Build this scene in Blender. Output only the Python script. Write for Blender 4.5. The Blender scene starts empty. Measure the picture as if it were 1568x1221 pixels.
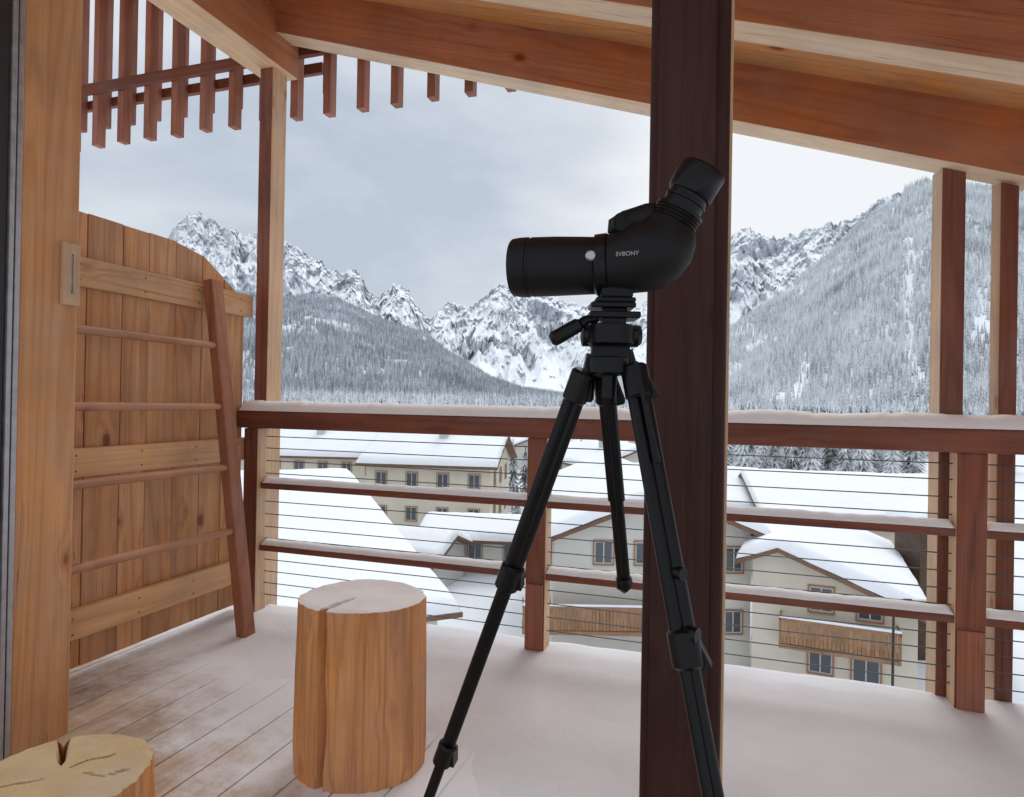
import bpy, math, random
from mathutils import Matrix, Vector, noise
random.seed(7)
TH=math.radians(18.5); C=math.cos(TH); S=math.sin(TH)
G=-9.9
def W(X,Y): return (X*C-Y*S, X*S+Y*C)
scene=bpy.context.scene

# ------------------------------------------------------------ mesh helper
class MB:
    def __init__(s): s.v=[]; s.f=[]; s.m=[]
    def add(s,vs,fs,mat=0):
        o=len(s.v); s.v+= [tuple(v) for v in vs]
        for i,f in enumerate(fs):
            s.f.append([o+j for j in f]); s.m.append(mat[i] if isinstance(mat,(list,tuple)) else mat)
    def hexa(s,c,mat=0):
        s.add(c,[(0,2,3,1),(4,5,7,6),(0,1,5,4),(2,6,7,3),(0,4,6,2),(1,3,7,5)],mat)
        # order of faces: -z,+z,-y,+y,-x,+x
    def box(s,x0,x1,y0,y1,z0,z1,mat=0):
        s.hexa([(x,y,z) for z in (z0,z1) for y in (y0,y1) for x in (x0,x1)],mat)
    def slope(s,x0,x1,y0,y1,fz0,fz1,mat=0):
        s.hexa([(x,y,f(x)) for f in (fz0,fz1) for y in (y0,y1) for x in (x0,x1)],mat)
    def obox(s,p0,p1,wx,wy,up=(0,1,0),mat=0):
        p0=Vector(p0);p1=Vector(p1);d=(p1-p0).normalized();a=d.cross(Vector(up)).normalized();b=a.cross(d)
        cs=[]
        for p in (p0,p1):
            for j in (-1,1):
                for i in (-1,1): cs.append(p+a*wx*i/2+b*wy*j/2)
        s.hexa(cs,mat)
    def sweep(s,pts,radii,n=20,mat=0,caps=True):
        pts=[Vector(p) for p in pts]; rings=[]; a=None
        for i,p in enumerate(pts):
            q0=pts[max(0,i-1)];q1=pts[min(len(pts)-1,i+1)];d=(q1-q0)
            if d.length<1e-7: d=Vector((0,0,1))
            d.normalize()
            if a is None:
                a=d.orthogonal().normalized()
            a=(a-d*a.dot(d)).normalized(); b=d.cross(a)
            rings.append([p+(a*math.cos(2*math.pi*k/n)+b*math.sin(2*math.pi*k/n))*radii[i] for k in range(n)])
        vs=[v for r in rings for v in r]; fs=[]
        for i in range(len(rings)-1):
            for k in range(n):
                k2=(k+1)%n; fs.append((i*n+k,i*n+k2,(i+1)*n+k2,(i+1)*n+k))
        if caps:
            fs.append(tuple(reversed(range(n)))); fs.append(tuple((len(rings)-1)*n+k for k in range(n)))
        s.add(vs,fs,mat)
    def cyl(s,p0,p1,r0,r1=None,n=16,mat=0): s.sweep([p0,p1],[r0,r0 if r1 is None else r1],n,mat)
    def obj(s,name,mats,parent=None,smooth=False,bevel=0,seg=2,M=None,sharp=40):
        me=bpy.data.meshes.new(name)
        vs=s.v if M is None else [tuple(M@Vector(v)) for v in s.v]
        me.from_pydata(vs,[],s.f)
        for m in mats: me.materials.append(m)
        me.polygons.foreach_set("material_index",s.m)
        if smooth:
            me.polygons.foreach_set("use_smooth",[True]*len(me.polygons))
            me.set_sharp_from_angle(angle=math.radians(sharp))
        me.update()
        o=bpy.data.objects.new(name,me); scene.collection.objects.link(o)
        if parent is not None:
            o.parent=parent; o.matrix_parent_inverse=Matrix.Translation(-Vector(parent.location))
        if bevel:
            b=o.modifiers.new("b","BEVEL"); b.width=bevel; b.segments=seg; b.limit_method='ANGLE'
        return o
def group(name,loc=(0,0,0)):
    e=bpy.data.objects.new(name,None); e.location=loc; e.empty_display_size=.1
    scene.collection.objects.link(e); return e

# ------------------------------------------------------------ materials
class NT:
    def __init__(s,tree): s.t=tree; s.n=tree.nodes; s.l=tree.links
    def new(s,ty,**kw):
        n=s.n.new(ty)
        for k,v in kw.items(): setattr(n,k,v)
        return n
    def put(s,sock,val):
        if isinstance(val,bpy.types.NodeSocket): s.l.new(val,sock)
        else: sock.default_value=val
    def math(s,op,a,b=0.0,c=None,clamp=False):
        n=s.new('ShaderNodeMath',operation=op,use_clamp=clamp); s.put(n.inputs[0],a); s.put(n.inputs[1],b)
        if c is not None: s.put(n.inputs[2],c)
        return n.outputs[0]
    def vmath(s,op,a,b):
        n=s.new('ShaderNodeVectorMath',operation=op); s.put(n.inputs[0],a); s.put(n.inputs[1],b)
        return n.outputs['Value'] if op=='DOT_PRODUCT' else n.outputs[0]
    def noise(s,vec,scale,detail=4,rough=.5,dist=0):
        n=s.new('ShaderNodeTexNoise'); s.put(n.inputs['Vector'],vec); n.inputs['Scale'].default_value=scale
        n.inputs['Detail'].default_value=detail; n.inputs['Roughness'].default_value=rough; n.inputs['Distortion'].default_value=dist
        return n.outputs[0]
    def map(s,v,a,b,c=0.0,d=1.0,smooth=False):
        n=s.new('ShaderNodeMapRange'); n.clamp=True
        if smooth: n.interpolation_type='SMOOTHSTEP'
        s.put(n.inputs[0],v)
        for i,x in enumerate((a,b,c,d)): n.inputs[i+1].default_value=x
        return n.outputs[0]
    def mix(s,f,a,b,bt='MIX'):
        n=s.new('ShaderNodeMix',data_type='RGBA',blend_type=bt); s.put(n.inputs[0],f)
        for i,x in ((6,a),(7,b)):
            if isinstance(x,tuple) and len(x)==3: x=x+(1,)
            s.put(n.inputs[i],x)
        return n.outputs[2]
    def mapping(s,vec,loc=(0,0,0),rot=(0,0,0),sc=(1,1,1)):
        n=s.new('ShaderNodeMapping'); s.put(n.inputs[0],vec); n.inputs[1].default_value=loc; n.inputs[2].default_value=rot; n.inputs[3].default_value=sc
        return n.outputs[0]
def mat(name):
    m=bpy.data.materials.new(name); m.use_nodes=True; t=NT(m.node_tree)
    b=t.n['Principled BSDF']; return m,t,b
def bump(t,b,h,strength,dist):
    n=t.new('ShaderNodeBump'); n.inputs['Strength'].default_value=strength; n.inputs['Distance'].default_value=dist
    t.put(n.inputs['Height'],h); t.l.new(n.outputs[0],b.inputs['Normal'])
def plain(name,col,rough=.5,metal=0,var=.15,scale=30,spec=.5):
    m,t,b=mat(name); tc=t.new('ShaderNodeTexCoord')
    n=t.noise(tc.outputs['Object'],scale,4)
    c=t.mix(t.map(n,.3,.7),tuple(x*(1-var) for x in col),tuple(min(1,x*(1+var)) for x in col))
    t.put(b.inputs['Base Color'],c); t.put(b.inputs['Roughness'],t.map(n,.3,.7,rough*.85,min(1,rough*1.2))); b.inputs['Metallic'].default_value=metal
    b.inputs['Specular IOR Level'].default_value=spec
    bump(t,b,n,.15,.001)
    return m
SNOWD=(.85,.855,.885)
def wood(name,light,dark,axis='Z',rough=.6,tilt=0,knots=1.0,scale=1.0,dust=0,bd=.0012,vary=.12,spec=.3,cracks=1.0):
    m,t,b=mat(name); tc=t.new('ShaderNodeTexCoord'); ge=t.new('ShaderNodeNewGeometry')
    r=ge.outputs['Random Per Island']
    cx=t.new('ShaderNodeCombineXYZ'); 
    for i,k in enumerate((37.,53.,71.)): t.put(cx.inputs[i],t.math('MULTIPLY',r,k))
    v=t.vmath('ADD',tc.outputs['Object'],cx.outputs[0])
    if tilt: v=t.mapping(v,rot=(0,tilt,0))
    st={'X':(.07,1,1),'Y':(1,.07,1),'Z':(1,1,.07)}[axis]
    st2={'X':(.55,1,1),'Y':(1,.55,1),'Z':(1,1,.55)}[axis]
    st3={'X':(.012,1,1),'Y':(1,.012,1),'Z':(1,1,.012)}[axis]
    v1=t.mapping(v,sc=st)
    vk=t.mapping(v,sc=st2)
    vo=t.new('ShaderNodeTexVoronoi'); t.put(vo.inputs['Vector'],vk); vo.inputs['Scale'].default_value=5.6*scale
    kd=vo.outputs['Distance']
    big=t.noise(v1,4.0*scale,2,.5,.2)
    ph=t.math('ADD',t.math('MULTIPLY',big,95.),t.math('MULTIPLY',t.map(kd,.0,.30,1,0),7.0))
    rings=t.math('MULTIPLY_ADD',t.math('SINE',ph),.5,.5)
    rings=t.math('POWER',rings,2.6)
    fine=t.noise(t.mapping(v,sc=st3),150*scale,4,.7)
    med=t.noise(v1,14*scale,4,.6)
    f=t.math('ADD',t.math('MULTIPLY',rings,.34),t.math('MULTIPLY',t.map(fine,.32,.68),.45))
    f=t.math('ADD',f,t.math('MULTIPLY',t.map(med,.35,.65),.3),clamp=True)
    col=t.mix(f,light,dark)
    bl=t.noise(v,2.2,5,.6); bl2=t.noise(t.mapping(v,sc=st2),7,4,.6)
    tone=t.map(r,0,1,1-vary,1+vary*.8)
    tone=t.math('MULTIPLY',tone,t.map(bl,.3,.7,.78,1.14)); tone=t.math('MULTIPLY',tone,t.map(bl2,.3,.7,.92,1.06))
    hs=t.new('ShaderNodeHueSaturation'); t.put(hs.inputs['Value'],tone); t.put(hs.inputs['Color'],col)
    t.put(hs.inputs['Saturation'],t.map(bl2,.3,.7,.84,1.0))
    col=hs.outputs[0]
    kn=t.map(kd,.065,.11,1,0,True); kr=t.map(kd,.10,.18,1,0,True)
    col=t.mix(t.math('MULTIPLY',kr,.45*knots),col,(dark[0]*.8,dark[1]*.65,dark[2]*.6))
    col=t.mix(t.math('MULTIPLY',kn,.8*knots),col,(dark[0]*.35,dark[1]*.22,dark[2]*.2))
    ck=t.noise(t.mapping(v,sc=st3),34*scale,2,.5); cm=t.noise(v,1.3,2)
    cr=t.math('MULTIPLY',t.map(t.math('ABSOLUTE',t.math('SUBTRACT',ck,.5)),.0,.006,1,0),t.map(cm,.52,.58))
    col=t.mix(t.math('MULTIPLY',cr,.7*cracks),col,(dark[0]*.3,dark[1]*.25,dark[2]*.25))
    if dust:
        n=t.noise(tc.outputs['Object'],4,8,.75)
        sep=t.new('ShaderNodeSeparateXYZ'); t.put(sep.inputs[0],tc.outputs['Object'])
        q=t.math('ADD',t.math('ADD',sep.outputs[1],-1.80),t.math('MULTIPLY',t.math('ADD',sep.outputs[0],1.6),.5))
        q=t.math('ADD',q,t.math('MULTIPLY',t.math('SUBTRACT',n,.5),1.5))
        df=t.map(q,-.34,.28,.10,dust,True)
        df=t.math('MULTIPLY_ADD',t.math('MULTIPLY',t.map(fine,.3,.7),t.math('MULTIPLY',df,t.math('SUBTRACT',1.,df))),.8,df,clamp=True)
        wet=t.map(t.noise(tc.outputs['Object'],2.6,5,.6),.5,.68,0,.5)
        col=t.mix(wet,col,(dark[0]*.6,dark[1]*.55,dark[2]*.5))
        col=t.mix(df,col,SNOWD)
    t.put(b.inputs['Base Color'],col)
    t.put(b.inputs['Roughness'],t.map(bl2,.3,.7,rough*.85,min(1,rough*1.15)))
    b.inputs['Specular IOR Level'].default_value=spec
    bump(t,b,t.math('SUBTRACT',f,t.math('MULTIPLY',cr,2.)),.4,bd)
    return m
def snowmat(name,col=(.84,.86,.9),s=60,bd=.003,tint=.06):
    m,t,b=mat(name); tc=t.new('ShaderNodeTexCoord')
    n=t.noise(tc.outputs['Object'],s,6,.65); n2=t.noise(tc.outputs['Object'],s/14,4)
    c=t.mix(t.map(n2,.3,.7),tuple(x*(1-tint*1.6) for x in col),col)
    t.put(b.inputs['Base Color'],c); b.inputs['Roughness'].default_value=.65
    b.inputs['Specular IOR Level'].default_value=.25
    bump(t,b,t.math('ADD',n,n2),.6,bd)
    return m

w_post=wood('wood_post_tan',(.74,.37,.14),(.52,.22,.075),'Z',knots=.9)
w_red_shade=wood('wood_redbrown_shade_vert',(.29,.092,.045),(.16,.043,.021),'Z')  # red-brown post fronts, with backlit shade put into the colour
w_redx=wood('wood_redbrown_long',(.28,.082,.040),(.15,.039,.018),'X')
w_pale_lit=wood('wood_pale_lit_vert',(.74,.48,.29),(.56,.33,.17),'Z',knots=.7)  # lit post sides painted pale; also the plain thermometer backboard
TILT=math.atan(.32)
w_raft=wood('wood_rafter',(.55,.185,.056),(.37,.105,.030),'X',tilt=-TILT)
w_raft_lit=wood('wood_rafter_lit',(.80,.61,.42),(.64,.43,.25),'X',tilt=-TILT,knots=.6)  # rafter underside, snow bounce light painted into a paler wood
w_ceil=wood('wood_ceiling',(.72,.32,.08),(.54,.21,.048),'X',tilt=-TILT)
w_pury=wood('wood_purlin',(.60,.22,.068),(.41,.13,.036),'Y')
w_pury_lit=wood('wood_purlin_lit',(.82,.56,.33),(.66,.40,.20),'Y')  # purlin underside with its light painted in
w_panel=wood('wood_panel',(.76,.38,.15),(.44,.18,.062),'Z',bd=.002)
w_batt=wood('wood_batten',(.80,.46,.21),(.53,.26,.105),'Y')
w_lad=wood('wood_ladder',(.46,.165,.07),(.28,.088,.037),'Z')
w_rung=wood('wood_rung',(.54,.25,.125),(.36,.145,.068),'Y')
w_deck=wood('wood_deck',(.62,.41,.22),(.34,.20,.10),'Y',dust=1.0)
w_stump=wood('wood_stump',(.78,.34,.10),(.43,.16,.045),'Z',scale=1.3,bd=.006)
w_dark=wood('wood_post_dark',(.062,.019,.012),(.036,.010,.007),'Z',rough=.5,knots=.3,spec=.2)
w_slat=wood('wood_slat',(.42,.15,.08),(.25,.08,.04),'Z',knots=.4)
m_snow=snowmat('snow_deck',SNOWD,40,.005)
m_snowr=snowmat('snow_rail',(.95,.96,.98),80,.003,.02)
m_void=plain('underlay',(.05,.045,.04),.9)
m_steel=plain('steel_cable',(.10,.10,.11),.4,.6)
m_alu=plain('aluminium',(.42,.42,.44),.4,.7)
m_blk=plain('black_frame',(.02,.02,.022),.5)
m_rub=plain('black_rubber',(.006,.006,.007),.5,0,.3,260,.22)
m_gloss=plain('black_gloss',(.004,.004,.005),.33,0,.3,60,.22)
m_silver=plain('silver_knob',(.40,.40,.41),.35,.9)
m_white=plain('white_print',(.34,.34,.34),.5)

# ------------------------------------------------------------ deck
deck=group('deck',(0,1,0))
mb=MB(); x=-4.6
while x<3.2:
    mb.box(x,x+.136,-1.0,2.97,-.03,0); x+=.142
mb.obj('deck_boards',[w_deck],deck,bevel=.003)
mb=MB(); mb.box(-4.62,3.22,-1,2.96,-.22,-.035); mb.obj('deck_joists',[m_void],deck)
mb=MB(); nx,ny=390,120; vs=[]; fs=[]
for j in range(ny+1):
    for i in range(nx+1):
        x=-4.6+7.8*i/nx; y=.2+2.775*j/ny
        q=(y-1.76)+.5*(x+1.6)
        n=noise.fractal(Vector((x*3,y*3,0)),1,2,6)
        n2=noise.noise(Vector((x*1.3,y*1.3,5)))
        gap=.0028*max(0,math.cos(2*math.pi*((x+4.6+.139)/.142)))**8*max(0,min(1,1.25-max(0,y-1.2)*.9))
        h=.018*max(-1,min(1,(q-.40)/.6))+.0055*n+.0045*n2-gap
        for (sx,sy,sr) in ((-1.07,1.80,.24),(-.83,2.88,.10),(.82,2.88,.10),(-.09,1.38,.15)):
            d_=math.hypot(x-sx,y-sy); h-=.009*math.exp(-max(0,d_-sr+.04)**2/.0035)*(1 if q>.4 else .4)
        z=h if j<ny else -.04
        vs.append((x,y,z))
for j in range(ny):
    for i in range(nx):
        a=j*(nx+1)+i; fs.append((a,a+1,a+nx+2,a+nx+1))
mb.add(vs,fs); mb.obj('deck_snow',[m_snow],deck,smooth=True,sharp=80)

# ------------------------------------------------------------ roof
fb=lambda o:(lambda a:2.26-.32*a+o)
roof=group('roof',(0,2,2.5))
mb=MB()
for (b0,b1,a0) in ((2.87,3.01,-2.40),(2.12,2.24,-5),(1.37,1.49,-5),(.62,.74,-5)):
    mb.slope(a0,3,b0,b1,fb(0),fb(.245),[1,0,0,0,0,0])  # bottom face takes the painted-lit wood
mb.obj('rafters',[w_raft,w_raft_lit],roof,bevel=.004)
mb=MB(); b=.1
while b<3.3:
    mb.slope(-5,3,b,b+.137,fb(.24),fb(.262)); b+=.14
mb.obj('ceiling_boards',[w_ceil],roof,bevel=.003)
mb=MB(); mb.slope(-5.05,3.05,.05,3.37,fb(.265),fb(.40)); mb.obj('roof_slab',[w_redx],roof)
mb=MB(); mb.slope(-5,3,.1,3.35,fb(.402),fb(.75)); mb.obj('roof_snow',[m_snowr],roof,bevel=.08,seg=3)
mb=MB(); mb.box(-2.47,-2.28,0.1,3.06,2.83,3.12,[1,0,0,0,0,0]); mb.obj('purlin',[w_pury,w_pury_lit],roof,bevel=.005)  # underside painted lighter, as if lit from below

# ------------------------------------------------------------ slat screen
scr=group('slat_screen',(-2.4,3.15,3))
mb=MB()
for i in range(-9,7):
    a=-2.353+.21*i+random.uniform(-.004,.004)
    mb.box(a-.02,a+.025,3.115,3.175,2.66+random.uniform(-.006,.006),2.5-.32*a+.02)
for i in range(-10,2):
    a=-2.45+.21*i
    mb.box(a-.02,a+.02,3.255,3.30,2.84,2.5-.32*a+.02)
mb.obj('slats',[w_slat],scr,bevel=.002)
mb=MB(); mb.box(-4.9,-1.58,3.078,3.113,2.97,3.03); mb.box(-4.9,-2.3,3.30,3.335,2.99,3.05)
mb.obj('slat_bars',[w_redx],scr,bevel=.003)

# ------------------------------------------------------------ posts
def post(name,x0,x1,y0,y1,z1,mats,fm):
    mb=MB(); mb.box(x0,x1,y0,y1,-.03,z1,fm); return mb.obj(name,mats,bevel=.005)
FM=[1,1,0,1,1,1]  # per-face light painted in: shaded wood in front, lit wood elsewhere
post('wooden_post',-2.40,-2.32,2.90,3.02,2.84,[w_red_shade,w_pale_lit],FM)
post('wooden_post',.735,.815,2.935,3.075,2.04,[w_red_shade,w_pale_lit],FM)
post('wooden_post',.935,.995,2.965,3.065,1.98,[w_red_shade,w_pale_lit],FM)
post('wooden_post',-2.088,-2.04,1.428,1.616,3.05,[w_post,w_pale_lit],[0]*6)
p=group('support_post',(-.085,1.38,1.3))
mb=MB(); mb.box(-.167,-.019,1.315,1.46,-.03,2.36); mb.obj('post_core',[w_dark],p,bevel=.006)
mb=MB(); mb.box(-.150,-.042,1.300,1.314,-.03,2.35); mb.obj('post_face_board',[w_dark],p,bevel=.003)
mb=MB(); mb.box(-.0185,-.0145,1.33,1.46,0,2.34); mb.obj('post_lit_edge',[w_pale_lit],p)  # added pale strip imitating the light on the post's side face
d=group('door_frame',(-2.05,1.3,1.2))
mb=MB(); mb.box(-2.2,-2.035,1.18,1.385,-.03,3.0); mb.obj('frame_dark',[m_blk],d,bevel=.004)
mb=MB(); mb.box(-2.2,-2.028,1.388,1.402,-.02,3.0); mb.box(-2.2,-2.031,1.408,1.424,-.02,3.0); mb.obj('aluminium_track',[m_alu],d,bevel=.002)
t_=group('thermometer',(-2.03,1.585,1.49))
mb=MB(); mb.box(-2.039,-2.024,1.553,1.611,1.385,1.585); mb.obj('backboard',[w_pale_lit],t_,bevel=.003)
mb=MB(); mb.box(-2.0238,-2.0225,1.573,1.591,1.42,1.56); mb.obj('scale_plate',[plain('scale_plate',(.55,.45,.33),.6)],t_)
mb=MB(); mb.cyl((-2.020,1.582,1.43),(-2.020,1.582,1.55),.0022,n=8); mb.cyl((-2.020,1.582,1.422),(-2.020,1.582,1.432),.004,n=10); mb.obj('tube',[plain('thermo_glass',(.25,.2,.17),.2)],t_,smooth=True)

# ------------------------------------------------------------ panel
pan=group('wooden_panel',(-2.45,2.3,.9))
mb=MB(); y=1.5; ws=[.15,.17,.14,.16,.13,.15,.16,.14,.16]
k=0
def ptop(y): 
    return 1.812-.016*(y-1.95) if y<2.55 else 1.80-.02-(y-2.55)*.60
while y<2.84:
    w=min(ws[k%9],2.845-y); y1=y+w-.003
    mb.hexa([(x,yy,z if z<1 else ptop(yy)+.0025*math.sin(k*3)) for z in (.035,1.5) for yy in (y,y1) for x in (-2.46,-2.425+.002*math.sin(k*5))])
    y+=w; k+=1
mb.obj('boards',[w_panel],pan,bevel=.003)
mb=MB()
for z0,z1 in ((1.515,1.63),(.78,.893),(.155,.272)):
    mb.box(-2.422,-2.39,1.5,2.87,z0,z1)
mb.obj('battens',[w_batt],pan,bevel=.004)
mb=MB()
for z in (1.57,.835,.21):
    for yy in (1.9,2.2,2.5,2.78):
        for dz in (-.03,.03): mb.cyl((-2.391,yy,z+dz),(-2.3885,yy,z+dz),.004,n=8)
mb.obj('screws',[m_steel],pan)
lad=group('ladder',(-2.25,2.1,.8))
mb=MB()
for yy in (2.545,1.555):
    mb.obox((-2.122,yy,-.01),(-2.352,yy,1.65),.05,.075,(0,1,0))
mb.obj('stiles',[w_lad],lad,bevel=.006)
mb=MB()
for z in (1.34,1.055,.775,.485):
    xx=-2.122-(z+.01)/1.66*.23
    mb.sweep([(xx,1.555,z),(xx,1.9,z+.002),(xx+.002,2.25,z),(xx,2.545,z)],[.016,.0175,.0165,.016],12)
mb.obj('rungs',[w_rung],lad,smooth=True)

# ------------------------------------------------------------ railing
rail=group('balcony_railing',(0,2.87,.5))
mb=MB()
mb.box(-2.42,2.6,2.80,2.925,.945,1.034)
mb.obj('handrail',[w_redx],rail,bevel=.008)
mb=MB()
for z in (.635,.318): mb.box(-2.40,2.6,2.842,2.905,z,z+.032)
mb.obj('mid_rails',[w_redx],rail,bevel=.004)
mb=MB()
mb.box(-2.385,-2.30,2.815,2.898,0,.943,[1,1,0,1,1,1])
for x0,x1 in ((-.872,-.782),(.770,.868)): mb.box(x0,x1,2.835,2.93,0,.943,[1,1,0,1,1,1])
mb.obj('railing_posts',[w_red_shade,w_pale_lit],rail,bevel=.004)  # fronts painted shaded, other faces painted lit
mb=MB()
for x0,x1 in ((-.865,-.789),(.777,.861)): mb.box(x0,x1,2.822,2.834,0,.30)
mb.obj('post_feet',[w_slat],rail,bevel=.003)
mb=MB()
for z in (.90,.84,.775,.71,.565,.50,.435,.375,.265,.205,.145,.085):
    mb.cyl((-2.35,2.885,z),(2.5,2.885,z),.0024,n=8)
mb.obj('cables',[m_steel],rail,smooth=True)
def snowstrip(mb,x0,x1,y0,y1,z,th,seed):
    n=int((x1-x0)/.012); prof=[(0,0),(.05,.30),(.14,.58),(.28,.82),(.5,1.0),(.7,1.0),(.90,.80),(.98,.45),(1,0)]
    vs=[];fs=[];m=len(prof)
    for i in range(n+1):
        x=x0+(x1-x0)*i/n
        h=th*(1+.22*noise.noise(Vector((x*4,seed,0)))+.12*noise.noise(Vector((x*22,seed,3))))
        if i in(0,n): h*=.3
        o0=.004*noise.noise(Vector((x*9,seed,7)))+.003*noise.noise(Vector((x*40,seed,7)))
        for u,v in prof: vs.append((x,y0+o0*(1-u)+(y1-y0)*u,z+h*v))
    for i in range(n):
        for j in range(m-1):
            a=i*m+j; fs.append((a,a+1,a+m+1,a+m))
    mb.add(vs,fs)
mb=MB()
snowstrip(mb,-2.41,2.6,2.797,2.925,1.033,.050,1)
for k,z in enumerate((.667,.350)):
    for x0,x1 in ((-2.29,-.875),(-.78,.768),(.87,2.5)): snowstrip(mb,x0,x1,2.840,2.906,z-.001,.026,4+k+x0)
mb.obj('rail_snow',[m_snowr],rail,smooth=True,sharp=80)

# ------------------------------------------------------------ stumps
def stump(name,cx,cy,R,H,crack,topmat,seed,cracks2=()):
    g=group(name,(cx,cy,0)); n=144; mb=MB(); rows=20; vs=[];fs=[]
    def rad(a,z):
        fl=.010*abs(noise.noise(Vector((math.cos(a)*9,math.sin(a)*9,z*.9+seed*2))))
        r=R*(1+.03*math.sin(2*a+seed)+.018*math.sin(3*a+1+seed)+.018*noise.noise(Vector((math.cos(a)*3,math.sin(a)*3,z*2+seed)))+.012*noise.noise(Vector((math.cos(a)*14,math.sin(a)*14,z*.8+seed)))+.008*noise.noise(Vector((math.cos(a)*5,math.sin(a)*5,z*14+seed))))+fl
        r*=1.03-.05*z/H
        if z<.05: r*=1+.02*(z/.05-1)
        cz=crack+.03*math.sin(z*9)
        da=abs((a-cz+math.pi)%(2*math.pi)-math.pi)
        wob=math.radians(3.9)
        if da<wob: r*=1-.24*(1-da/wob)
        return r
    for j in range(rows+1):
        z=H*j/rows
        for i in range(n):
            a=2*math.pi*i/n; 
            vs.append((cx+rad(a,z)*math.cos(a),cy+rad(a,z)*math.sin(a),z))
    for j in range(rows):
        for i in range(n):
            k=(i+1)%n; fs.append((j*n+i,j*n+k,(j+1)*n+k,(j+1)*n+i))
    mb.add(vs,fs); mb.obj('trunk',[w_stump],g,smooth=True,sharp=50)
    mb=MB(); vs=[];fs=[];K=18
    for q in range(K+1):
        f=1-q/K
        for i in range(n):
            a=2*math.pi*i/n; r=rad(a,H)*(f if f>0 else .0001)
            cz=crack+.03*math.sin(H*9)
            da=abs((a-cz+math.pi)%(2*math.pi)-math.pi)
            z=H+(0 if q==0 else .005+.003*noise.noise(Vector((math.cos(a)*r*20,math.sin(a)*r*20,seed))))
            w=math.radians(3.7)/max(f,.3)*.9
            if da<w and f>.25: z-=.06*(1-da/w)*min(1,(f-.25)*3)
            for (ca,f0,f1,wd) in cracks2:
                dd=abs((a-ca-.15*math.sin(f*9)+math.pi)%(2*math.pi)-math.pi)
                if dd*f<wd and f0<f<f1: z-=.03
            vs.append((cx+r*math.cos(a),cy+r*math.sin(a),z))
    for q in range(K):
        for i in range(n):
            k=(i+1)%n; fs.append((q*n+i,q*n+k,(q+1)*n+k,(q+1)*n+i))
    mb.add(vs,fs); mb.obj('top',[topmat],g,smooth=True,sharp=35)
    return g
def endgrain(name,cx,cy):
    m,t,b=mat(name); tc=t.new('ShaderNodeTexCoord')
    v=t.mapping(tc.outputs['Object'],loc=(-cx,-cy,0))
    ln=t.new('ShaderNodeVectorMath',operation='LENGTH'); t.put(ln.inputs[0],t.mapping(v,sc=(1,1.1,0)))
    nz=t.noise(v,7,3); ph=t.math('ADD',t.math('MULTIPLY',ln.outputs['Value'],620.),t.math('MULTIPLY',nz,40.))
    r=t.math('MULTIPLY_ADD',t.math('SINE',ph),.5,.5)
    c=t.mix(t.math('MULTIPLY',r,.15),(.60,.44,.24),(.46,.31,.15))
    c=t.mix(t.map(t.noise(v,9,6,.7),.42,.68,0,.7),c,(.42,.31,.19))
    c=t.mix(t.map(t.noise(v,3.5,4),.45,.7,0,.7),c,(.58,.51,.42))
    t.put(b.inputs['Base Color'],c); b.inputs['Roughness'].default_value=.7
    bump(t,b,t.noise(v,90,4),.5,.0015); return m
m_stsnow=snowmat('snow_stump',(.84,.80,.79),90,.002,.1)
stump('tree_stump_stool',-1.07,1.80,.182,.50,math.radians(-97),m_stsnow,1)
stump('tree_stump_stool',-1.283,1.0,.166,.33,math.radians(140),endgrain('end_grain',-1.283,1.0),4,
      ((math.radians(75),.15,.6,.014),(math.radians(20),.3,.8,.010),(math.radians(-120),.2,.7,.010)))

# ------------------------------------------------------------ tripod + scope
U=.957e-3
def L(u,v,w=0,yaw=.25):
    X=.1589+u*U; Y=.98+w*U-(u*U*yaw); z=1.2617+v*U
    a,b=W(X,Y); return (a,b,z)
def L0(u,v,w=0): return L(u,v,w,0)
def Q(X,Y,z):
    a,b=W(X,Y); return (a,b,z)
sc=group('spotting_scope',L(0,40))
mb=MB()
bar=[(-170,45,34),(-169,45,42),(-166,45,45),(-156,45,46.5),(-142,45,47),(-141,45,45.2),(-137,45,45.2),(-136,45,46.5),(-100,45,46),(-60,44.5,44.5),(-36,44,43.5),(-35,44,42),(-32,44,42),(-31,44,44.5),
     (-10,46,46),(8,49,49),(24,53,52.5),(38,58,54.5),(50,65,53.5),(59,75,50),(65,87,45),(69,97,40),(73,104,36)]
mb.sweep([L(u,v) for u,v,r in bar],[r*U for u,v,r in bar],40)
mb.obj('body',[m_rub],sc,smooth=True,sharp=50)
mb=MB(); ep=[(-10,33),(-6,33),(-5,37),(-1,35.6),(0,37),(4,35.6),(5,37),(9,35.6),(10,37),(14,35.6),(15,37),(19,35.6),(20,37),(26,36.5),(27,31),(37,30.5),(38,32),(42,32),(43,30),(49,30),(50,33),(54,34.8),(89,36),(93,34),(93.5,26.5),(84,23),(83.5,.1)]
dx,dz=.47,.883
mb.sweep([L(70+dx*s_,101+dz*s_) for s_,r in ep],[r*U for s_,r in ep],36,caps=False)
mb.obj('eyepiece',[m_gloss],sc,smooth=True,sharp=35)
mb=MB(); mb.sweep([L(-14,92),L(-12,100),L(4,106),L(22,111),L(38,117),L(48,121),L(53,123)],[10*U,17*U,21*U,21*U,20*U,17*U,10*U],24)
mb.sweep([L(-8,104,-22),L(-6,104,-26),L(-6,104,26),L(-8,104,28)],[8*U,14*U,14*U,8*U],20)
mb.obj('focus_housing',[m_rub],sc,smooth=True,sharp=40)
mb=MB(); mb.sweep([L(-53,50,-42),L(-53,50,-49),L(-53,50,-51)],[8*U,8*U,6*U],20); mb.obj('collar_screw',[m_silver],sc,smooth=True)
mb=MB()
mb.sweep([L(-40,44),L(-38,44),L(-22,45),L(-20,45)],[44*U,47.5*U,48*U,45.5*U],40)
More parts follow.
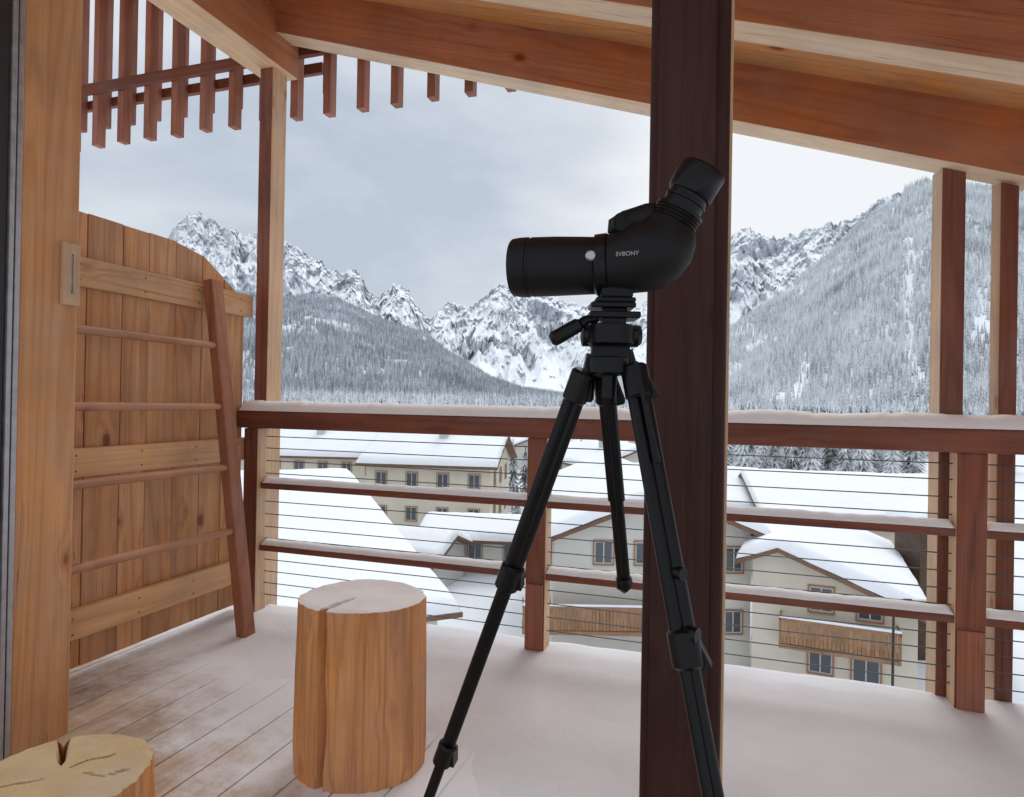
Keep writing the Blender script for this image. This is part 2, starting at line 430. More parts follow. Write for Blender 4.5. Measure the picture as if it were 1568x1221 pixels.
mb.obj('collar',[m_gloss],sc,smooth=True,sharp=35)
mb=MB()
def lbox(mb,u0,u1,v0,v1,w0,w1,fn=L0): mb.hexa([fn(u,v,w) for v in (v0,v1) for w in (w0,w1) for u in (u0,u1)])
lbox(mb,-34,14,-8,8,-20,20); lbox(mb,-42,18,-16,-8,-22,22)
mb.obj('mount_foot',[m_rub],sc,bevel=.003,seg=3)
tx=bpy.data.curves.new('label','FONT'); tx.body="SVBONY"; tx.size=.0085; tx.extrude=.0002
to=bpy.data.objects.new('label',tx); scene.collection.objects.link(to)
px_=L(-18,47,-51.0); to.matrix_world=Matrix.Translation(px_)@Matrix.Rotation(TH-math.atan(.25)-math.radians(7),4,'Z')@Matrix.Rotation(math.radians(90),4,'X')
to.data.materials.append(m_white)
dg=bpy.context.evaluated_depsgraph_get()
me=bpy.data.meshes.new_from_object(to.evaluated_get(dg)); mw=to.matrix_world.copy(); bpy.data.objects.remove(to)
me.transform(mw); lo=bpy.data.objects.new('label',me); scene.collection.objects.link(lo); lo.parent=sc; lo.matrix_parent_inverse=Matrix.Translation(-sc.location)

tr=group('tripod',Q(.14,.98,.6))
mb=MB()
lbox(mb,-50,18,-24,-16,-24,24); lbox(mb,-30,6,-30,-24,-18,18); lbox(mb,-52,25,-40,-30,-26,26)
lbox(mb,-32,4,-52,-38,-20,20); lbox(mb,-58,28,-62,-50,-14,14); lbox(mb,-46,12,-106,-78,-12,12)
mb.obj('head_plates',[m_gloss],tr,bevel=.0025,seg=3)
mb=MB()
mb.sweep([L0(-18,-48),L0(-18,-50),L0(-18,-78),L0(-18,-82)],[30*U,38*U,38*U,30*U],32)
mb.sweep([L0(-62,-65),L0(-60,-65),L0(24,-65),L0(30,-65)],[10*U,17*U,17*U,12*U],20)
mb.sweep([L0(-20,-80),L0(-20,-160)],[14*U,14*U],20)
mb.sweep([L0(-20,-98),L0(-20,-100),L0(-20,-122),L0(-20,-126)],[26*U,34*U,34*U,26*U],24)
mb.sweep([L0(-40,-40,-10),L0(-58,-44,-20),L0(-75,-56,-25)],[7*U,7*U,7*U],14)
mb.sweep([L0(-66,-50,-22),L0(-69,-52,-23),L0(-100,-71,-28),L0(-106,-74,-29),L0(-110,-76,-29)],[8*U,11*U,11.5*U,11.5*U,7*U],18)
mb.obj('pan_head',[m_gloss],tr,smooth=True,sharp=35)
def leg(mb,p0,p1,secs,clamps):
    p0=Vector(p0);p1=Vector(p1); 
    P=lambda k:p0+(p1-p0)*k
    s_=Vector((C,S,0)); fw=Vector((-S,C,0))
    for k0,k1,r in secs:
        mb.sweep([P(k0)-s_*r*.42,P(k1)-s_*r*.42],[r*.62,r*.62],16)
        mb.sweep([P(k0)+s_*r*.42,P(k1)+s_*r*.42],[r*.62,r*.62],16)
        mb.sweep([P(k0)+fw*r*.1,P(k1)+fw*r*.1],[r*.55,r*.55],12)
    for k,r,l in clamps:
        d=(p1-p0).normalized()*l/2
        mb.sweep([P(k)-d,P(k)-d*.85,P(k)+d*.85,P(k)+d],[r*.8,r,r,r*.8],20)
        mb.obox(P(k)-d*.5+s_*r*.6,P(k)+d*.9+s_*r*1.15,.012,.02,(0,1,0))
mb=MB()
leg(mb,Q(.106,.98,1.148),Q(-.262,1.30,.0),((0,.30,.0155),(.28,.58,.0120),(.56,1,.0095)),((.02,.0185,.05),(.285,.019,.045),(.575,.0165,.045)))
leg(mb,Q(.176,.97,1.155),Q(.356,.70,.0),((0,.32,.0170),(.30,.52,.0135),(.5,1,.011)),((.02,.020,.05),(.325,.0215,.05),(.53,.0175,.04)))
leg(mb,Q(.140,1.0,1.13),Q(.190,1.10,.80),((0,1,.0105),(.0,.55,.013)),((.02,.018,.05),))
mb.sweep([Q(.188,1.098,.815),Q(.190,1.10,.803),Q(.196,1.10,.797)],[.013,.0145,.011],16)
mb.sweep([Q(-.258,1.297,.012),Q(-.263,1.301,.0)],[.014,.018],16)
mb.sweep([Q(.354,.703,.012),Q(.357,.699,.0)],[.014,.018],16)
mb.obox(L0(-20,-115),L0(-56,-108),.02,.03,(0,0,1)); mb.obox(L0(-20,-112),L0(20,-100),.02,.03,(0,0,1))
mb.obox(Q(.176,.955,1.16),Q(.204,.925,1.02),.006,.012,(0,1,0))
mb.obj('legs',[m_gloss],tr,smooth=True,sharp=35)
mb=MB(); mb.sweep([Q(.221,.905,.875),Q(.232,.89,.875)],[.009,.009],14); mb.sweep([Q(.235,.88,.80),Q(.247,.87,.80)],[.011,.011],14); mb.obj('leg_knobs',[m_gloss],tr,smooth=True)

# ------------------------------------------------------------ terrain
def interp(tab,x):
    if x<=tab[0][0]: return tab[0][1]
    for (a,b),(c,d) in zip(tab,tab[1:]):
        if x<=c: return b+(d-b)*(x-a)/(c-a)
    return tab[-1][1]
m,t,b=mat('snow_ground'); m_ground=m
ge=t.new('ShaderNodeNewGeometry'); n=t.noise(ge.outputs['Position'],.08,6,.6); n2=t.noise(ge.outputs['Position'],1.2,5,.6)
t.put(b.inputs['Base Color'],t.mix(t.map(n,.35,.7),(.74,.76,.80),(.87,.89,.92))); b.inputs['Roughness'].default_value=.8
bump(t,b,t.math('ADD',n,t.math('MULTIPLY',n2,.3)),.6,.6)
mb=MB(); vs=[(0,0,G)];fs=[]; radii=[6,12,18,25,33,42,52,65,80,100,130,170,220,300,420,600,900,1400,2200,3500,5500,9000]; n=96
for r in radii:
    for i in range(n):
        a=2*math.pi*i/n; x,y=r*math.cos(a),r*math.sin(a)
        vs.append((x,y,G+(.5*noise.noise(Vector((x/14,y/14,0)))-.3 if r<300 else 0)))
for i in range(n): fs.append((0,1+i,1+(i+1)%n))
for j in range(len(radii)-1):
    for i in range(n):
        k=(i+1)%n; fs.append((1+j*n+i,1+(j+1)*n+i,1+(j+1)*n+k,1+j*n+k))
mb.add(vs,fs); mb.obj('ground',[m_ground],smooth=True,sharp=80)

def rockmat(name,rock1,rock2,snow,lo,hi,ns,bd=12,bs=.6,low=None):
    m,t,b=mat(name); ge=t.new('ShaderNodeNewGeometry'); pos=ge.outputs['Position']
    sep=t.new('ShaderNodeSeparateXYZ'); t.put(sep.inputs[0],ge.outputs['Normal'])
    n=t.noise(pos,ns,8,.7); nb=t.noise(pos,ns/6,4,.5)
    st=t.noise(t.mapping(pos,sc=(1,1,4)),ns*.8,6,.65)
    f=t.math('ADD',sep.outputs[2],t.math('MULTIPLY',t.math('SUBTRACT',n,.5),1.1))
    f=t.math('ADD',f,t.math('MULTIPLY',t.math('SUBTRACT',nb,.5),.6))
    f=t.math('ADD',f,t.math('MULTIPLY',t.math('SUBTRACT',st,.5),.8))
    if low:
        sp=t.new('ShaderNodeSeparateXYZ'); t.put(sp.inputs[0],pos)
        f=t.math('ADD',f,t.map(sp.outputs[2],low[0],low[1],low[2],0))  # more snow low down, which also paints in haze
    sf=t.map(f,lo,hi,0,1,True)
    rc=t.mix(t.map(n,.35,.65),rock1,rock2)
    c=t.mix(sf,rc,snow)
    t.put(b.inputs['Base Color'],c); b.inputs['Roughness'].default_value=.9; b.inputs['Specular IOR Level'].default_value=.1
    bump(t,b,n,bs,bd)
    return m
m_rock_hazed=rockmat('rock_and_snow_hazed',(.46,.49,.54),(.60,.63,.67),(.90,.92,.94),.24,.76,.022,3,.3,(250,760,.40))  # rock tones lightened so the base colour carries distance haze
m_slope=rockmat('snowy_slope_left',(.30,.32,.345),(.40,.42,.45),(.74,.77,.81),.50,1.0,.03,3,.4)
m_slopeR=rockmat('snowy_slope_right',(.38,.40,.42),(.50,.52,.54),(.82,.85,.88),.35,.8,.03,3,.4)

T1=[(-760,190),(-649,205),(-534,239),(-522,262),(-499,277),(-484,280),(-464,273),(-439,256),(-414,251),(-389,247),(-354,238),(-329,228),(-304,211),(-284,199),(-259,195),(-244,203),(-232,187),(-224,162),(-209,153),(-194,168),(-184,177),(-169,174),(-159,163),(-149,148),(-136,133),(-129,125),(-119,134),(-104,146),(-84,150),(-69,144),(-54,153),(-42,165),(-24,181),(-9,178),(11,169),(31,167),(66,159),(101,150),(191,149),(266,211),(341,270),(361,272),(376,263),(401,255),(421,263),(466,278),(516,287),(556,320),(636,337),(800,350),(1000,340)]
def rockpt(tt,k):
    Y1=5300+500*math.sin(tt*7); Y0=2900
    e=interp(T1,tt*1024)/1024
    j=noise.fractal(Vector((tt*60,0,3)),.7,2.2,6)*.006+ (abs(noise.noise(Vector((tt*130,0,9))))-.2)*.008
    e+=j*min(1,k*1.2)
    ridge=1-abs(noise.fractal(Vector((tt*13+.8*noise.noise(Vector((tt*4,k*3,0))),k*1.6,0)),.9,2.1,5))*2
    gul=noise.fractal(Vector((tt*75,k*14,2)),.55,2.1,6)
    Y=Y0+(Y1-Y0)*k**.75 - (ridge-.4)*190*(.25+.75*math.sin(math.pi*min(1,k*.8+.1))) + gul*52
    zc=1.1+e*Y1
    z=G+(zc-G)*(k**1.15)+ (ridge*85+gul*42)*math.sin(math.pi*k)
    if k>=.999: Y=Y0+(Y1-Y0)- (ridge-.4)*90; z=1.1+e*Y
    X=tt*Y; a,b=W(X,Y); return (a,b,z)
def gridmesh(name,fn,t0,t1,nt,nk,m,back=900):
    mb=MB(); vs=[];fs=[]
    for j in range(nk+2):
        for i in range(nt+1):
            tt=t0+(t1-t0)*i/nt
            if j<=nk: vs.append(fn(tt,j/nk))
            else:
                p=Vector(fn(tt,1.0)); d=Vector((p.x,p.y,0)).normalized(); q=p+d*back; q.z=G-5; vs.append(tuple(q))
    for j in range(nk+1):
        for i in range(nt):
            a=j*(nt+1)+i; fs.append((a,a+1,a+nt+2,a+nt+1))
    mb.add(vs,fs); return mb.obj(name,[m],smooth=True,sharp=180)
gridmesh('mountain_range',rockpt,-.74,.85,1200,200,m_rock_hazed)

T2=[(-900,168),(-684,166),(-404,159),(-354,152),(-304,157),(-264,148),(-224,130),(-184,114),(-134,99),(-104,75),(-64,52),(-34,33),(16,17),(86,7),(196,3),(300,2)]
T3=[(-60,2),(16,4),(86,12),(196,48),(336,120),(416,177),(506,258),(556,306),(591,318),(596,336),(626,350),(686,345),(784,333),(916,324),(1100,318)]
def hillL(tt,k):
    Y0,Y1=750,2400; e=interp(T2,tt*1024)/1024
    Y=Y0+(Y1-Y0)*k; X=tt*Y; zc=1.1+e*Y1
    z=G-3+(zc-G+3)*(k**1.05)+ (45*noise.noise(Vector((X/330,Y/330,0)))+18*noise.noise(Vector((X/90,Y/90,4))))*math.sin(math.pi*k)*min(1,e/.08)
    a,b=W(X,Y); return (a,b,z)
def hillR(tt,k):
    u=max(0,min(1,tt/.75)); Y0=800-330*u; Y1=2600-1000*u; e=interp(T3,tt*1024)/1024
    Y=Y0+(Y1-Y0)*k; X=tt*Y; zc=1.1+e*Y1
    z=G-3+(zc-G+3)*(k**1.1)+ (40*noise.noise(Vector((X/260,Y/400,10)))+16*noise.noise(Vector((X/60,Y/160,4))))*math.sin(math.pi*k)*min(1,e/.08)
    a,b=W(X,Y); return (a,b,z)
gridmesh('forested_hill',hillL,-.85,.28,260,60,m_slope,300)
gridmesh('forested_hill',hillR,-.05,1.05,260,70,m_slopeR,300)

# ------------------------------------------------------------ conifers
def treemat(name,dark,snow,amt):
    m,t,b=mat(name); ge=t.new('ShaderNodeNewGeometry'); oi=t.new('ShaderNodeObjectInfo')
    sep=t.new('ShaderNodeSeparateXYZ'); t.put(sep.inputs[0],ge.outputs['Normal'])
    n=t.noise(ge.outputs['Position'],.9,2,.7); nb=t.noise(ge.outputs['Position'],.01,2)
    f=t.math('ADD',t.math('MULTIPLY',n,1.4),t.math('MULTIPLY',nb,.6)); f=t.math('ADD',f,t.math('MULTIPLY',oi.outputs['Random'],.35))
    f=t.math('ADD',f,t.math('MULTIPLY',sep.outputs[2],.3))
    sf=t.map(f,1.40-amt,1.85-amt)
    c=t.mix(sf,dark,snow); t.put(b.inputs['Base Color'],c); b.inputs['Roughness'].default_value=.9; b.inputs['Specular IOR Level'].default_value=.1
    return m
m_tr=plain('bark',(.09,.07,.055),.9)
def conifer_mesh(name,tiers,br,mt,seed,rad=.17):
    rnd=random.Random(seed); mb=MB()
    mb.sweep([(0,0,-.06),(0,0,.5),(0,0,.97)],[.016,.010,.002],5,1)
    for i in range(tiers):
        f=i/(tiers-1); z=.10+.83*f; r=rad*(1-f)**.85+.012; h=.9/tiers*1.9
        ox,oy=rnd.uniform(-.01,.01),rnd.uniform(-.01,.01); ph=rnd.random()*6
        vs=[(0,0,z+h*.7)];n=br*2
        for k in range(n):
            a=ph+2*math.pi*k/n+rnd.uniform(-.12,.12); rr=r*(rnd.uniform(.78,1.2) if k%2==0 else rnd.uniform(.3,.5))
            vs.append((ox+rr*math.cos(a),oy+rr*math.sin(a),z-(h*.42*rnd.uniform(.6,1.2) if k%2==0 else -h*.1)))
        mb.add(vs,[(0,1+k,1+(k+1)%n) for k in range(n)],0)
    me=bpy.data.meshes.new(name); me.from_pydata(mb.v,[],mb.f); me.materials.append(mt); me.materials.append(m_tr)
    me.polygons.foreach_set("material_index",mb.m); me.update(); return me
mtA=treemat('frosted_needles',(.24,.26,.27),(.86,.89,.92),.54)  # frost, with distance haze also painted into the needle colour
mtB=treemat('dark_needles',(.24,.26,.285),(.78,.82,.87),.38)  # needle base lightened to paint in distance haze
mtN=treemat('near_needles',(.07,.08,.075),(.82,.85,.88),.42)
def coll(name,mt,tiers,br,n=4,rad=.17):
    c=bpy.data.collections.new(name)
    for i in range(n):
        c.objects.link(bpy.data.objects.new('conifer_variant',conifer_mesh('conifer',tiers,br,mt,i*11+3,rad*(.85+.1*i))))
    return c
cA=coll('frosted_conifers',mtA,5,5); cB=coll('dark_conifers',mtB,5,5); cN=coll('near_conifers',mtN,14,10,4,.2)
def scatter(name,pts,cl):
    me=bpy.data.meshes.new(name); me.from_pydata([p[:3] for p in pts],[],[])
    at=me.attributes.new('sc','FLOAT','POINT'); at.data.foreach_set('value',[p[3] for p in pts])
    o=bpy.data.objects.new(name,me); scene.collection.objects.link(o)
    ng=bpy.data.node_groups.new(name,'GeometryNodeTree')
    ng.interface.new_socket('Geometry',in_out='INPUT',socket_type='NodeSocketGeometry'); ng.interface.new_socket('Geometry',in_out='OUTPUT',socket_type='NodeSocketGeometry')
    N=ng.nodes; Lk=ng.links; gi=N.new('NodeGroupInput'); go=N.new('NodeGroupOutput'); ip=N.new('GeometryNodeInstanceOnPoints'); ci=N.new('GeometryNodeCollectionInfo')
    ci.inputs[0].default_value=cl; ci.inputs[1].default_value=True; ci.inputs[2].default_value=True
    na=N.new('GeometryNodeInputNamedAttribute'); na.data_type='FLOAT'; na.inputs[0].default_value='sc'
    rv=N.new('FunctionNodeRandomValue'); rv.data_type='FLOAT_VECTOR'; rv.inputs[0].default_value=(-.04,-.04,0); rv.inputs[1].default_value=(.04,.04,6.28)
    ip.inputs['Pick Instance'].default_value=True
    Lk.new(gi.outputs[0],ip.inputs['Points']); Lk.new(ci.outputs[0],ip.inputs['Instance']); Lk.new(na.outputs[0],ip.inputs['Scale']); Lk.new(rv.outputs[0],ip.inputs['Rotation']); Lk.new(ip.outputs[0],go.inputs[0])
    md=o.modifiers.new('scatter','NODES'); md.node_group=ng
    return o
rnd=random.Random(3)
def fill(fn,t0,t1,N,dens,smin,smax,pw=.8):
    out=[]
    for _ in range(N):
        tt=rnd.uniform(t0,t1); k=rnd.random()**pw
        p=fn(tt,k)
        if rnd.random()<dens(tt,k,p): out.append((p[0],p[1],p[2]-.5,rnd.uniform(smin,smax)))
    return out
dL=lambda tt,k,p:1.0 if noise.noise(Vector((p[0]/110,p[1]/110,1)))>-.34 else .2
scatter('forest',fill(hillL,-.72,.2,46000,dL,12,22),cB)
def dR(tt,k,p):
    n=noise.noise(Vector((tt*16,k*3,1)))+.5*noise.noise(Vector((tt*45,k*5,3)))
    lim=-.38 if tt<.6 else -.38+(tt-.6)*2.4*k
    return .85 if n>lim else .2
scatter('forest',fill(hillR,.02,.92,60000,dR,9,19),cA)
pts=[]
for _ in range(12000):
    tt=rnd.uniform(-.75,.9); Y=rnd.uniform(430,900); a,b=W(tt*Y,Y); pts.append((a,b,G-.5,rnd.uniform(12,21)*(1 if Y>520 else .8)))
scatter('forest',pts,cA)
pts=[]
for _ in range(1900):
    tt=rnd.uniform(.30,.85); Y=rnd.uniform(95,420)
    if noise.noise(Vector((tt*11,Y/45,2)))>-.06: a,b=W(tt*Y,Y); pts.append((a,b,G-.3,rnd.uniform(6,12)))
for _ in range(700):
    tt=rnd.uniform(-.45,.30); Y=rnd.uniform(150,430)
    if noise.noise(Vector((tt*12,Y/50,7)))>.05: a,b=W(tt*Y,Y); pts.append((a,b,G-.3,rnd.uniform(6,12)))
scatter('tree_row',pts,cN)
nm=[o.data for o in cN.objects]
for X,Y,h in ((.2,70,7.5),(1.6,74,6.5),(2.4,66,5),(-.6,66,5.5),(.6,58,4.2),(27,64,8.5),(29.5,66,9.5),(32,64,8),(34,68,9),(36,80,9.5),(39,82,11),(41.5,79,10),(44,84,9),(47,88,8),(33,92,7.5),(9.5,90,7),(52,86,8),(20,75,7),(23,90,8)):
    o=bpy.data.objects.new('conifer_tree',nm[int(h*7)%4]); a,b=W(X,Y); o.location=(a,b,G-.2); o.scale=(h,h,h); o.rotation_euler=(0,0,h*9); scene.collection.objects.link(o)

# ------------------------------------------------------------ houses
def stucco(name,col):
    m,t,b=mat(name); ge=t.new('ShaderNodeNewGeometry'); n=t.noise(ge.outputs['Position'],.7,6,.6); n2=t.noise(ge.outputs['Position'],25,3)
    t.put(b.inputs['Base Color'],t.mix(t.map(n,.3,.7),tuple(x*.86 for x in col),col)); b.inputs['Roughness'].default_value=.9; bump(t,b,n2,.3,.01); return m
m_st=[stucco('stucco_white',(.70,.68,.62)),stucco('stucco_cream',(.72,.66,.54)),stucco('stucco_grey',(.60,.59,.57)),wood('wood_barn',(.12,.07,.045),(.07,.04,.025),'Z')]
m_fas=wood('fascia_wood',(.24,.13,.075),(.15,.075,.04),'Y'); m_bal=wood('house_balcony_wood',(.42,.22,.10),(.26,.13,.06),'X')
m_frm=plain('window_frame',(.36,.19,.10),.6); m_gl=plain('window_glass',(.09,.10,.115),.1); m_wf=plain('window_sash',(.55,.53,.49),.5)
m_hs=snowmat('snow_roof',(.88,.90,.93),1.2,.12,.05)
def window(F,G_,Sx,P,ux,w,h):
    ux=Vector(ux); n=ux.cross(Vector((0,0,1))); P=Vector(P)
    def bx(mb,a0,a1,z0,z1,d0,d1):
        mb.hexa([tuple(P+ux*a+n*d+Vector((0,0,z))) for z in (z0,z1) for d in (d0,d1) for a in (a0,a1)])
    bx(G_,-w/2,w/2,-h/2,h/2,-.02,.012)
    f=.06
    bx(F,-w/2-f,-w/2,-h/2-f,h/2+f,-.02,.06); bx(F,w/2,w/2+f,-h/2-f,h/2+f,-.02,.06); bx(F,-w/2,w/2,h/2,h/2+f,-.02,.058); bx(F,-w/2,w/2,-h/2-f,-h/2,-.02,.09)
    bx(Sx,-.025,.025,-h/2,h/2,-.01,.035)
    for a0,a1,z0,z1 in ((-w/2,-w/2+.05,-h/2,h/2),(w/2-.05,w/2,-h/2,h/2),(-w/2+.05,w/2-.05,h/2-.05,h/2),(-w/2+.05,w/2-.05,-h/2,-h/2+.05)): bx(Sx,a0,a1,z0,z1,-.01,.032)
def house(name,X,Y,rot,wl,wr,D,ridge,sl,st=0,front=(),side=None,bal=None,chim=True,ov=.7,base=G-.8):
    a,b=W(X,Y); g=group(name,(a,b,G)); M=Matrix.Translation((a,b,0))@Matrix.Rotation(TH+math.radians(rot),4,'Z')
    zl=ridge-sl*wl; zr=ridge-sl*wr
    mb=MB()
    pr=[(-wl,base),(wr,base),(wr,zr),(0,ridge),(-wl,zl)]
    vs=[(x,0,z) for x,z in pr]+[(x,D,z) for x,z in pr]
    fs=[(0,1,2,3,4),(9,8,7,6,5)]+[(i,i+5,(i+1)%5+5,(i+1)%5) for i in range(5)]
    mb.add(vs,fs); mb.obj('walls',[m_st[st]],g,M=M)
    mr=MB()
    for sg,w in ((-1,wl),(1,wr)):
        x1=w+ov; cs=[]
        for o in (.03,.20):
            for yy in (-ov,D+ov):
                xa,xb=0,x1*sg
                if sg<0: xa,xb=xb,xa
                for x in (xa,xb): cs.append((x,yy,ridge-sl*abs(x)+o))
        mr.hexa(cs)
    mr.obj('roof',[m_fas],g,M=M,bevel=.01)
    ms=MB(); x0,x1=-(wl+ov)+.04,(wr+ov)-.04; y0,y1=-ov+.04,D+ov-.04
    nx=max(10,int((x1-x0)/.35)); ny=max(8,int((y1-y0)/.35)); vs=[];fs=[]
    xs=sorted(set([x0,x0+.06,x0+.2,x1-.2,x1-.06,x1]+[x0+.2+(x1-x0-.4)*i/nx for i in range(nx+1)]))
    ys=sorted(set([y0,y0+.06,y0+.2,y1-.2,y1-.06,y1]+[y0+.2+(y1-y0-.4)*i/ny for i in range(ny+1)]))
    for yy in ys:
        for x in xs:
            ed=min(x-x0,x1-x,yy-y0,y1-yy); e_=math.sqrt(max(0,min(1,ed/.22)))
            wx=X*3+x; h=.42+.09*noise.noise(Vector((wx*.4,yy*.4,Y)))+.03*noise.noise(Vector((wx*2,yy*2,Y)))
            jx=.05*noise.noise(Vector((wx*1.3,yy*1.3,3))) if ed<.1 else 0
            rz=ridge-sl*math.sqrt(x*x+.12)+sl*.12
            vs.append((x+jx*(1 if x>0 else -1),yy+jx,rz+.19+h*e_))
    nn=len(xs)
    for j in range(len(ys)-1):
        for i in range(nn-1):
            q=j*nn+i; fs.append((q,q+1,q+nn+1,q+nn))
    ms.add(vs,fs); ms.obj('roof_snow',[m_hs],g,M=M,smooth=True,sharp=180)
    F=MB();Gl=MB();Sx=MB()
    for (x,z,w,h) in front: window(F,Gl,Sx,(x,0,z),(1,0,0),w,h)
    if side:
        for z in side[1]:
            for i in range(side[0]):
                yy=D*(i+.5)/side[0]
                window(F,Gl,Sx,(-wl,yy,z),(0,-1,0),.9,1.1); window(F,Gl,Sx,(wr,yy,z),(0,1,0),.9,1.1)
    if F.v:
        F.obj('window_frames',[m_frm],g,M=M); Gl.obj('window_glass',[m_gl],g,M=M); Sx.obj('window_sashes',[m_wf],g,M=M)
    if bal:
        B=MB(); SB=MB()
        for (x0,x1,z,dep) in bal:
            B.box(x0,x1,-dep,0,z-.14,z); B.box(x0,x1,-dep,-dep+.06,z+.85,z+.95)
            x=x0
            while x<x1-.1: B.box(x,x+.115,-dep+.01,-dep+.04,z+.05,z+.85); x+=.135
            for xx in (x0,x1-.06): B.box(xx,xx+.06,-dep,0,z+.85,z+.95); B.box(xx,xx+.06,-dep,-dep+.08,z,z+.9)
            SB.box(x0,x1,-dep-.01,-dep+.08,z+.952,z+1.04)
        B.obj('balcony',[m_bal],g,M=M); SB.obj('balcony_snow',[m_hs],g,M=M,bevel=.03)
    if chim:
        cm=MB(); cx,cy=-wl*.35,D*.45; z0=ridge-sl*wl*.35
        cm.box(cx-.35,cx+.35,cy-.35,cy+.35,z0-.3,z0+1.25); cm.obj('chimney',[m_st[2]],g,M=M)
        cm=MB(); cm.box(cx-.45,cx+.45,cy-.45,cy+.45,z0+1.252,z0+1.34); cm.obj('chimney_cap',[m_blk],g,M=M)
        cm=MB(); cm.box(cx-.42,cx+.42,cy-.42,cy+.42,z0+1.342,z0+1.6); cm.obj('chimney_snow',[m_hs],g,M=M,bevel=.1,seg=3)
    return g
house('white_house',6.15,27,0,4.35,3.6,15,-2.6,.40,0,
      [(-2.35,-4.9,.75,.9),(-.7,-4.9,.75,.9),(-2.35,-7.6,.75,.9),(2.9,-5.1,.7,1.0),(1.0,-4.7,.75,.9),(2.9,-7.6,.7,.9)],(4,(-5.3,-7.9)),[(-5.6,1.2,-7.7,1.2)],chim=False)
house('cream_house',10.2,25.4,-24,.9,4.6,12,-4.35,.40,1,
      [(1.5,-6.0,.8,.9),(3.1,-6.15,.8,.8),(1.5,-8.25,.8,.95),(3.0,-8.25,.9,1.2)],(4,(-7.6,)),[(.1,4.0,-7.55,1.0)],chim=False,ov=.6)
house('low_shed',-3.6,41,72,2.2,2.2,5.5,-7.3,.36,2,[],(4,(-8.7,)),chim=False,ov=.5)
house('low_shed',1.5,46,84,2.6,2.6,7,-7.2,.3,0,[],(3,(-8.6,)),chim=False,ov=.5)
house('chalet',-22.9,34,-64.5,6,18,14,-3.6,.155,0,[],None,chim=False)
house('apartment_house',-.9,58,82,5.2,5.2,10.2,-1.9,.40,1,[(-3,-5.2,.9,1.2),(0,-5.2,.9,1.2),(3,-5.2,.9,1.2),(-3,-7.9,.9,1.2),(0,-7.9,.9,1.2),(3,-7.9,.9,1.2)],(4,(-5.25,-8.0)))
house('apartment_house',-11.6,68,86,5.5,5.5,16,-2.3,.36,1,[],(7,(-5.4,-8.1)))
house('apartment_house',18,50,74,5.5,5.5,11,-4.0,.34,0,[],(4,(-6.6,-8.6)))
house('apartment_house',30,46,82,6,6,13,-3.9,.33,1,[],(4,(-6.4,-8.4)),chim=False)
house('barn',20.2,30,0,1.8,1.8,2,-3.6,.36,3,[],None,chim=False,ov=.4)
house('chalet',13.5,70,20,5,5,11,-3.6,.38,0,[(-2,-6,.9,1.1),(1.5,-6,.9,1.1)],(3,(-6.3,)))
rr=random.Random(12)
for (X,Y) in ((-40,100),(-28,118),(-14,108),(-5,130),(6,112),(13,96),(20,125),(30,112),(45,130),(60,140),(-48,150),(-30,165),(-8,175),(12,160),(34,170),(70,175),(0,210),(-25,220),(30,225),(60,230),(90,210)):
    w=rr.uniform(4.2,6); D=rr.uniform(9,13); rz=-4.2+rr.uniform(-1,.8)
    house('distant_house',X,Y,rr.choice((5,15,75,88,-20)),w,w,D,rz,.4,rr.choice((0,0,1,2)),[(-2,-6.2,1,1.2),(2,-6.2,1,1.2),(-2,-8.6,1,1.2),(2,-8.6,1,1.2)],(3,(-6.6,-8.7)))
g=group('street_lamp',Q(13.0,22,G)); mb=MB()
mb.sweep([Q(13.0,22.6,G-.5),Q(13.0,22.6,-6.0),Q(13.0,22.6,-5.4)],[.05,.04,.035],10); mb.sweep([Q(13.0,22.6,-5.42),Q(13.3,22.5,-5.3),Q(13.7,22.4,-5.3)],[.035,.03,.05],10)
mb.obj('pole',[m_blk],g,smooth=True); mb=MB(); mb.sweep([Q(13.5,22.45,-5.3),Q(13.6,22.4,-5.36),Q(14.0,22.35,-5.36),Q(14.05,22.3,-5.3)],[.05,.11,.11,.04],12); mb.obj('lamp_head',[m_alu],g,smooth=True)

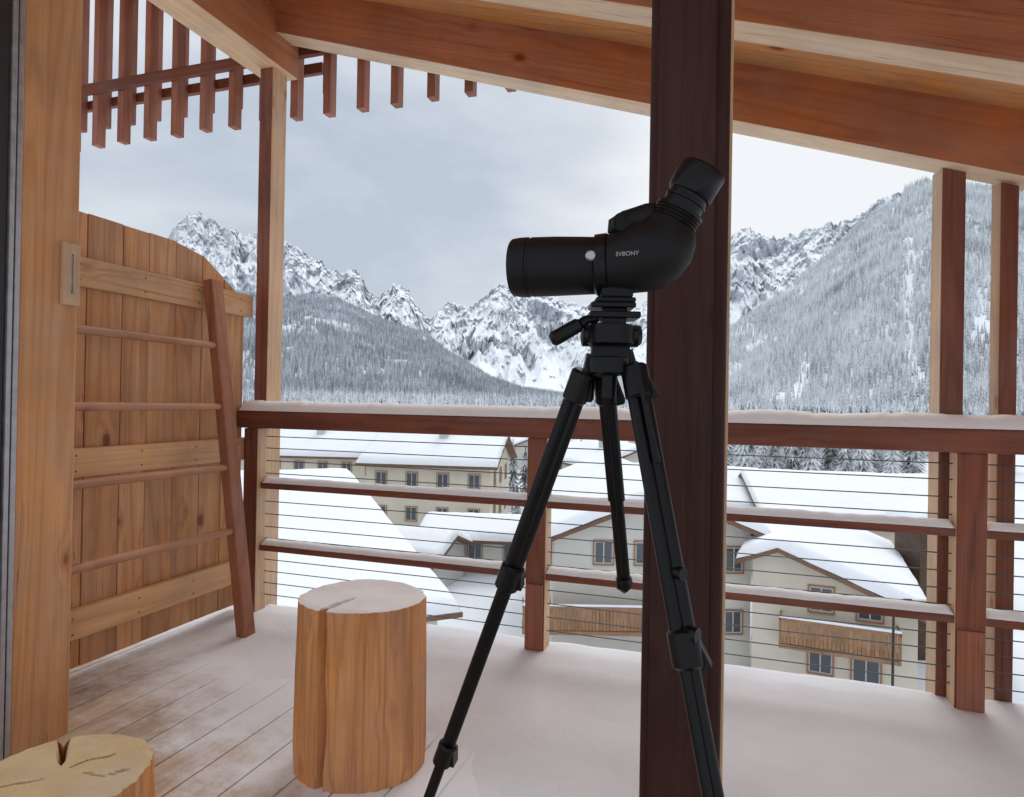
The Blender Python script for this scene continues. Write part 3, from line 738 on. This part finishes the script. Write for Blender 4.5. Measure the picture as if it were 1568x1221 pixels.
# ------------------------------------------------------------ world, sun, camera
w=bpy.data.worlds.new("World"); scene.world=w; w.use_nodes=True; t=NT(w.node_tree); bg=t.n['Background']
SE,SR=42,-18.5+20
sky=t.new('ShaderNodeTexSky',sky_type='NISHITA'); sky.sun_disc=False; sky.sun_elevation=math.radians(SE); sky.sun_rotation=math.radians(SR)
tc=t.new('ShaderNodeTexCoord'); gv=tc.outputs['Generated']
sep=t.new('ShaderNodeSeparateXYZ'); t.put(sep.inputs[0],gv)
v=t.mapping(gv,sc=(1,1,2.6))
n=t.noise(v,2.3,7,.5,.4); n2=t.noise(v,6.5,6,.55)
def dirv(px,e):
    X,Y=(px-784)/1024,1; a,b=W(X,Y); d=Vector((a,b,e)).normalized(); return tuple(d)
dk=t.map(t.vmath('DOT_PRODUCT',gv,dirv(640,.24)),.90,1.0,0,1,True)
br=t.map(t.vmath('DOT_PRODUCT',gv,dirv(1260,.34)),.88,1.0,0,1,True)
f=t.math('ADD',t.map(n,.3,.7,0,.75),t.map(n2,.3,.7,0,.25))
f=t.math('SUBTRACT',f,t.math('MULTIPLY',dk,.42)); f=t.math('ADD',f,t.math('MULTIPLY',br,.5))
f=t.math('ADD',f,t.map(sep.outputs[2],0,.16,.25,0),clamp=True)
cc=t.mix(f,(5.2,5.85,6.8),(9.0,9.3,9.6))
zen=t.map(sep.outputs[2],.45,1,1,1.9)
mx=t.new('ShaderNodeVectorMath',operation='SCALE'); t.put(mx.inputs[0],cc); t.put(mx.inputs['Scale'],zen)
t.put(bg.inputs[0],t.mix(.93,sky.outputs[0],mx.outputs[0])); bg.inputs[1].default_value=.1
sd=bpy.data.lights.new('sun','SUN'); sd.energy=1.0; sd.angle=math.radians(22); sd.color=(1,.97,.92)
so=bpy.data.objects.new('sun',sd); scene.collection.objects.link(so)
az=math.radians(SR); dv=Vector((math.sin(az)*math.cos(math.radians(SE)),math.cos(az)*math.cos(math.radians(SE)),math.sin(math.radians(SE))))
so.rotation_euler=dv.to_track_quat('Z','Y').to_euler(); so.location=(0,0,30)
cd=bpy.data.cameras.new('camera'); cd.sensor_width=36; cd.lens=36*1024/1568; cd.clip_start=.02; cd.clip_end=30000
co=bpy.data.objects.new('camera',cd); scene.collection.objects.link(co)
co.matrix_world=Matrix.Translation((0,0,1.1))@Matrix.Rotation(TH,4,'Z')@Matrix.Rotation(math.radians(90.3),4,'X')@Matrix.Rotation(math.radians(1.0),4,'Z')
scene.camera=co
scene.view_settings.view_transform='Standard'; scene.view_settings.look='None'; scene.view_settings.exposure=0
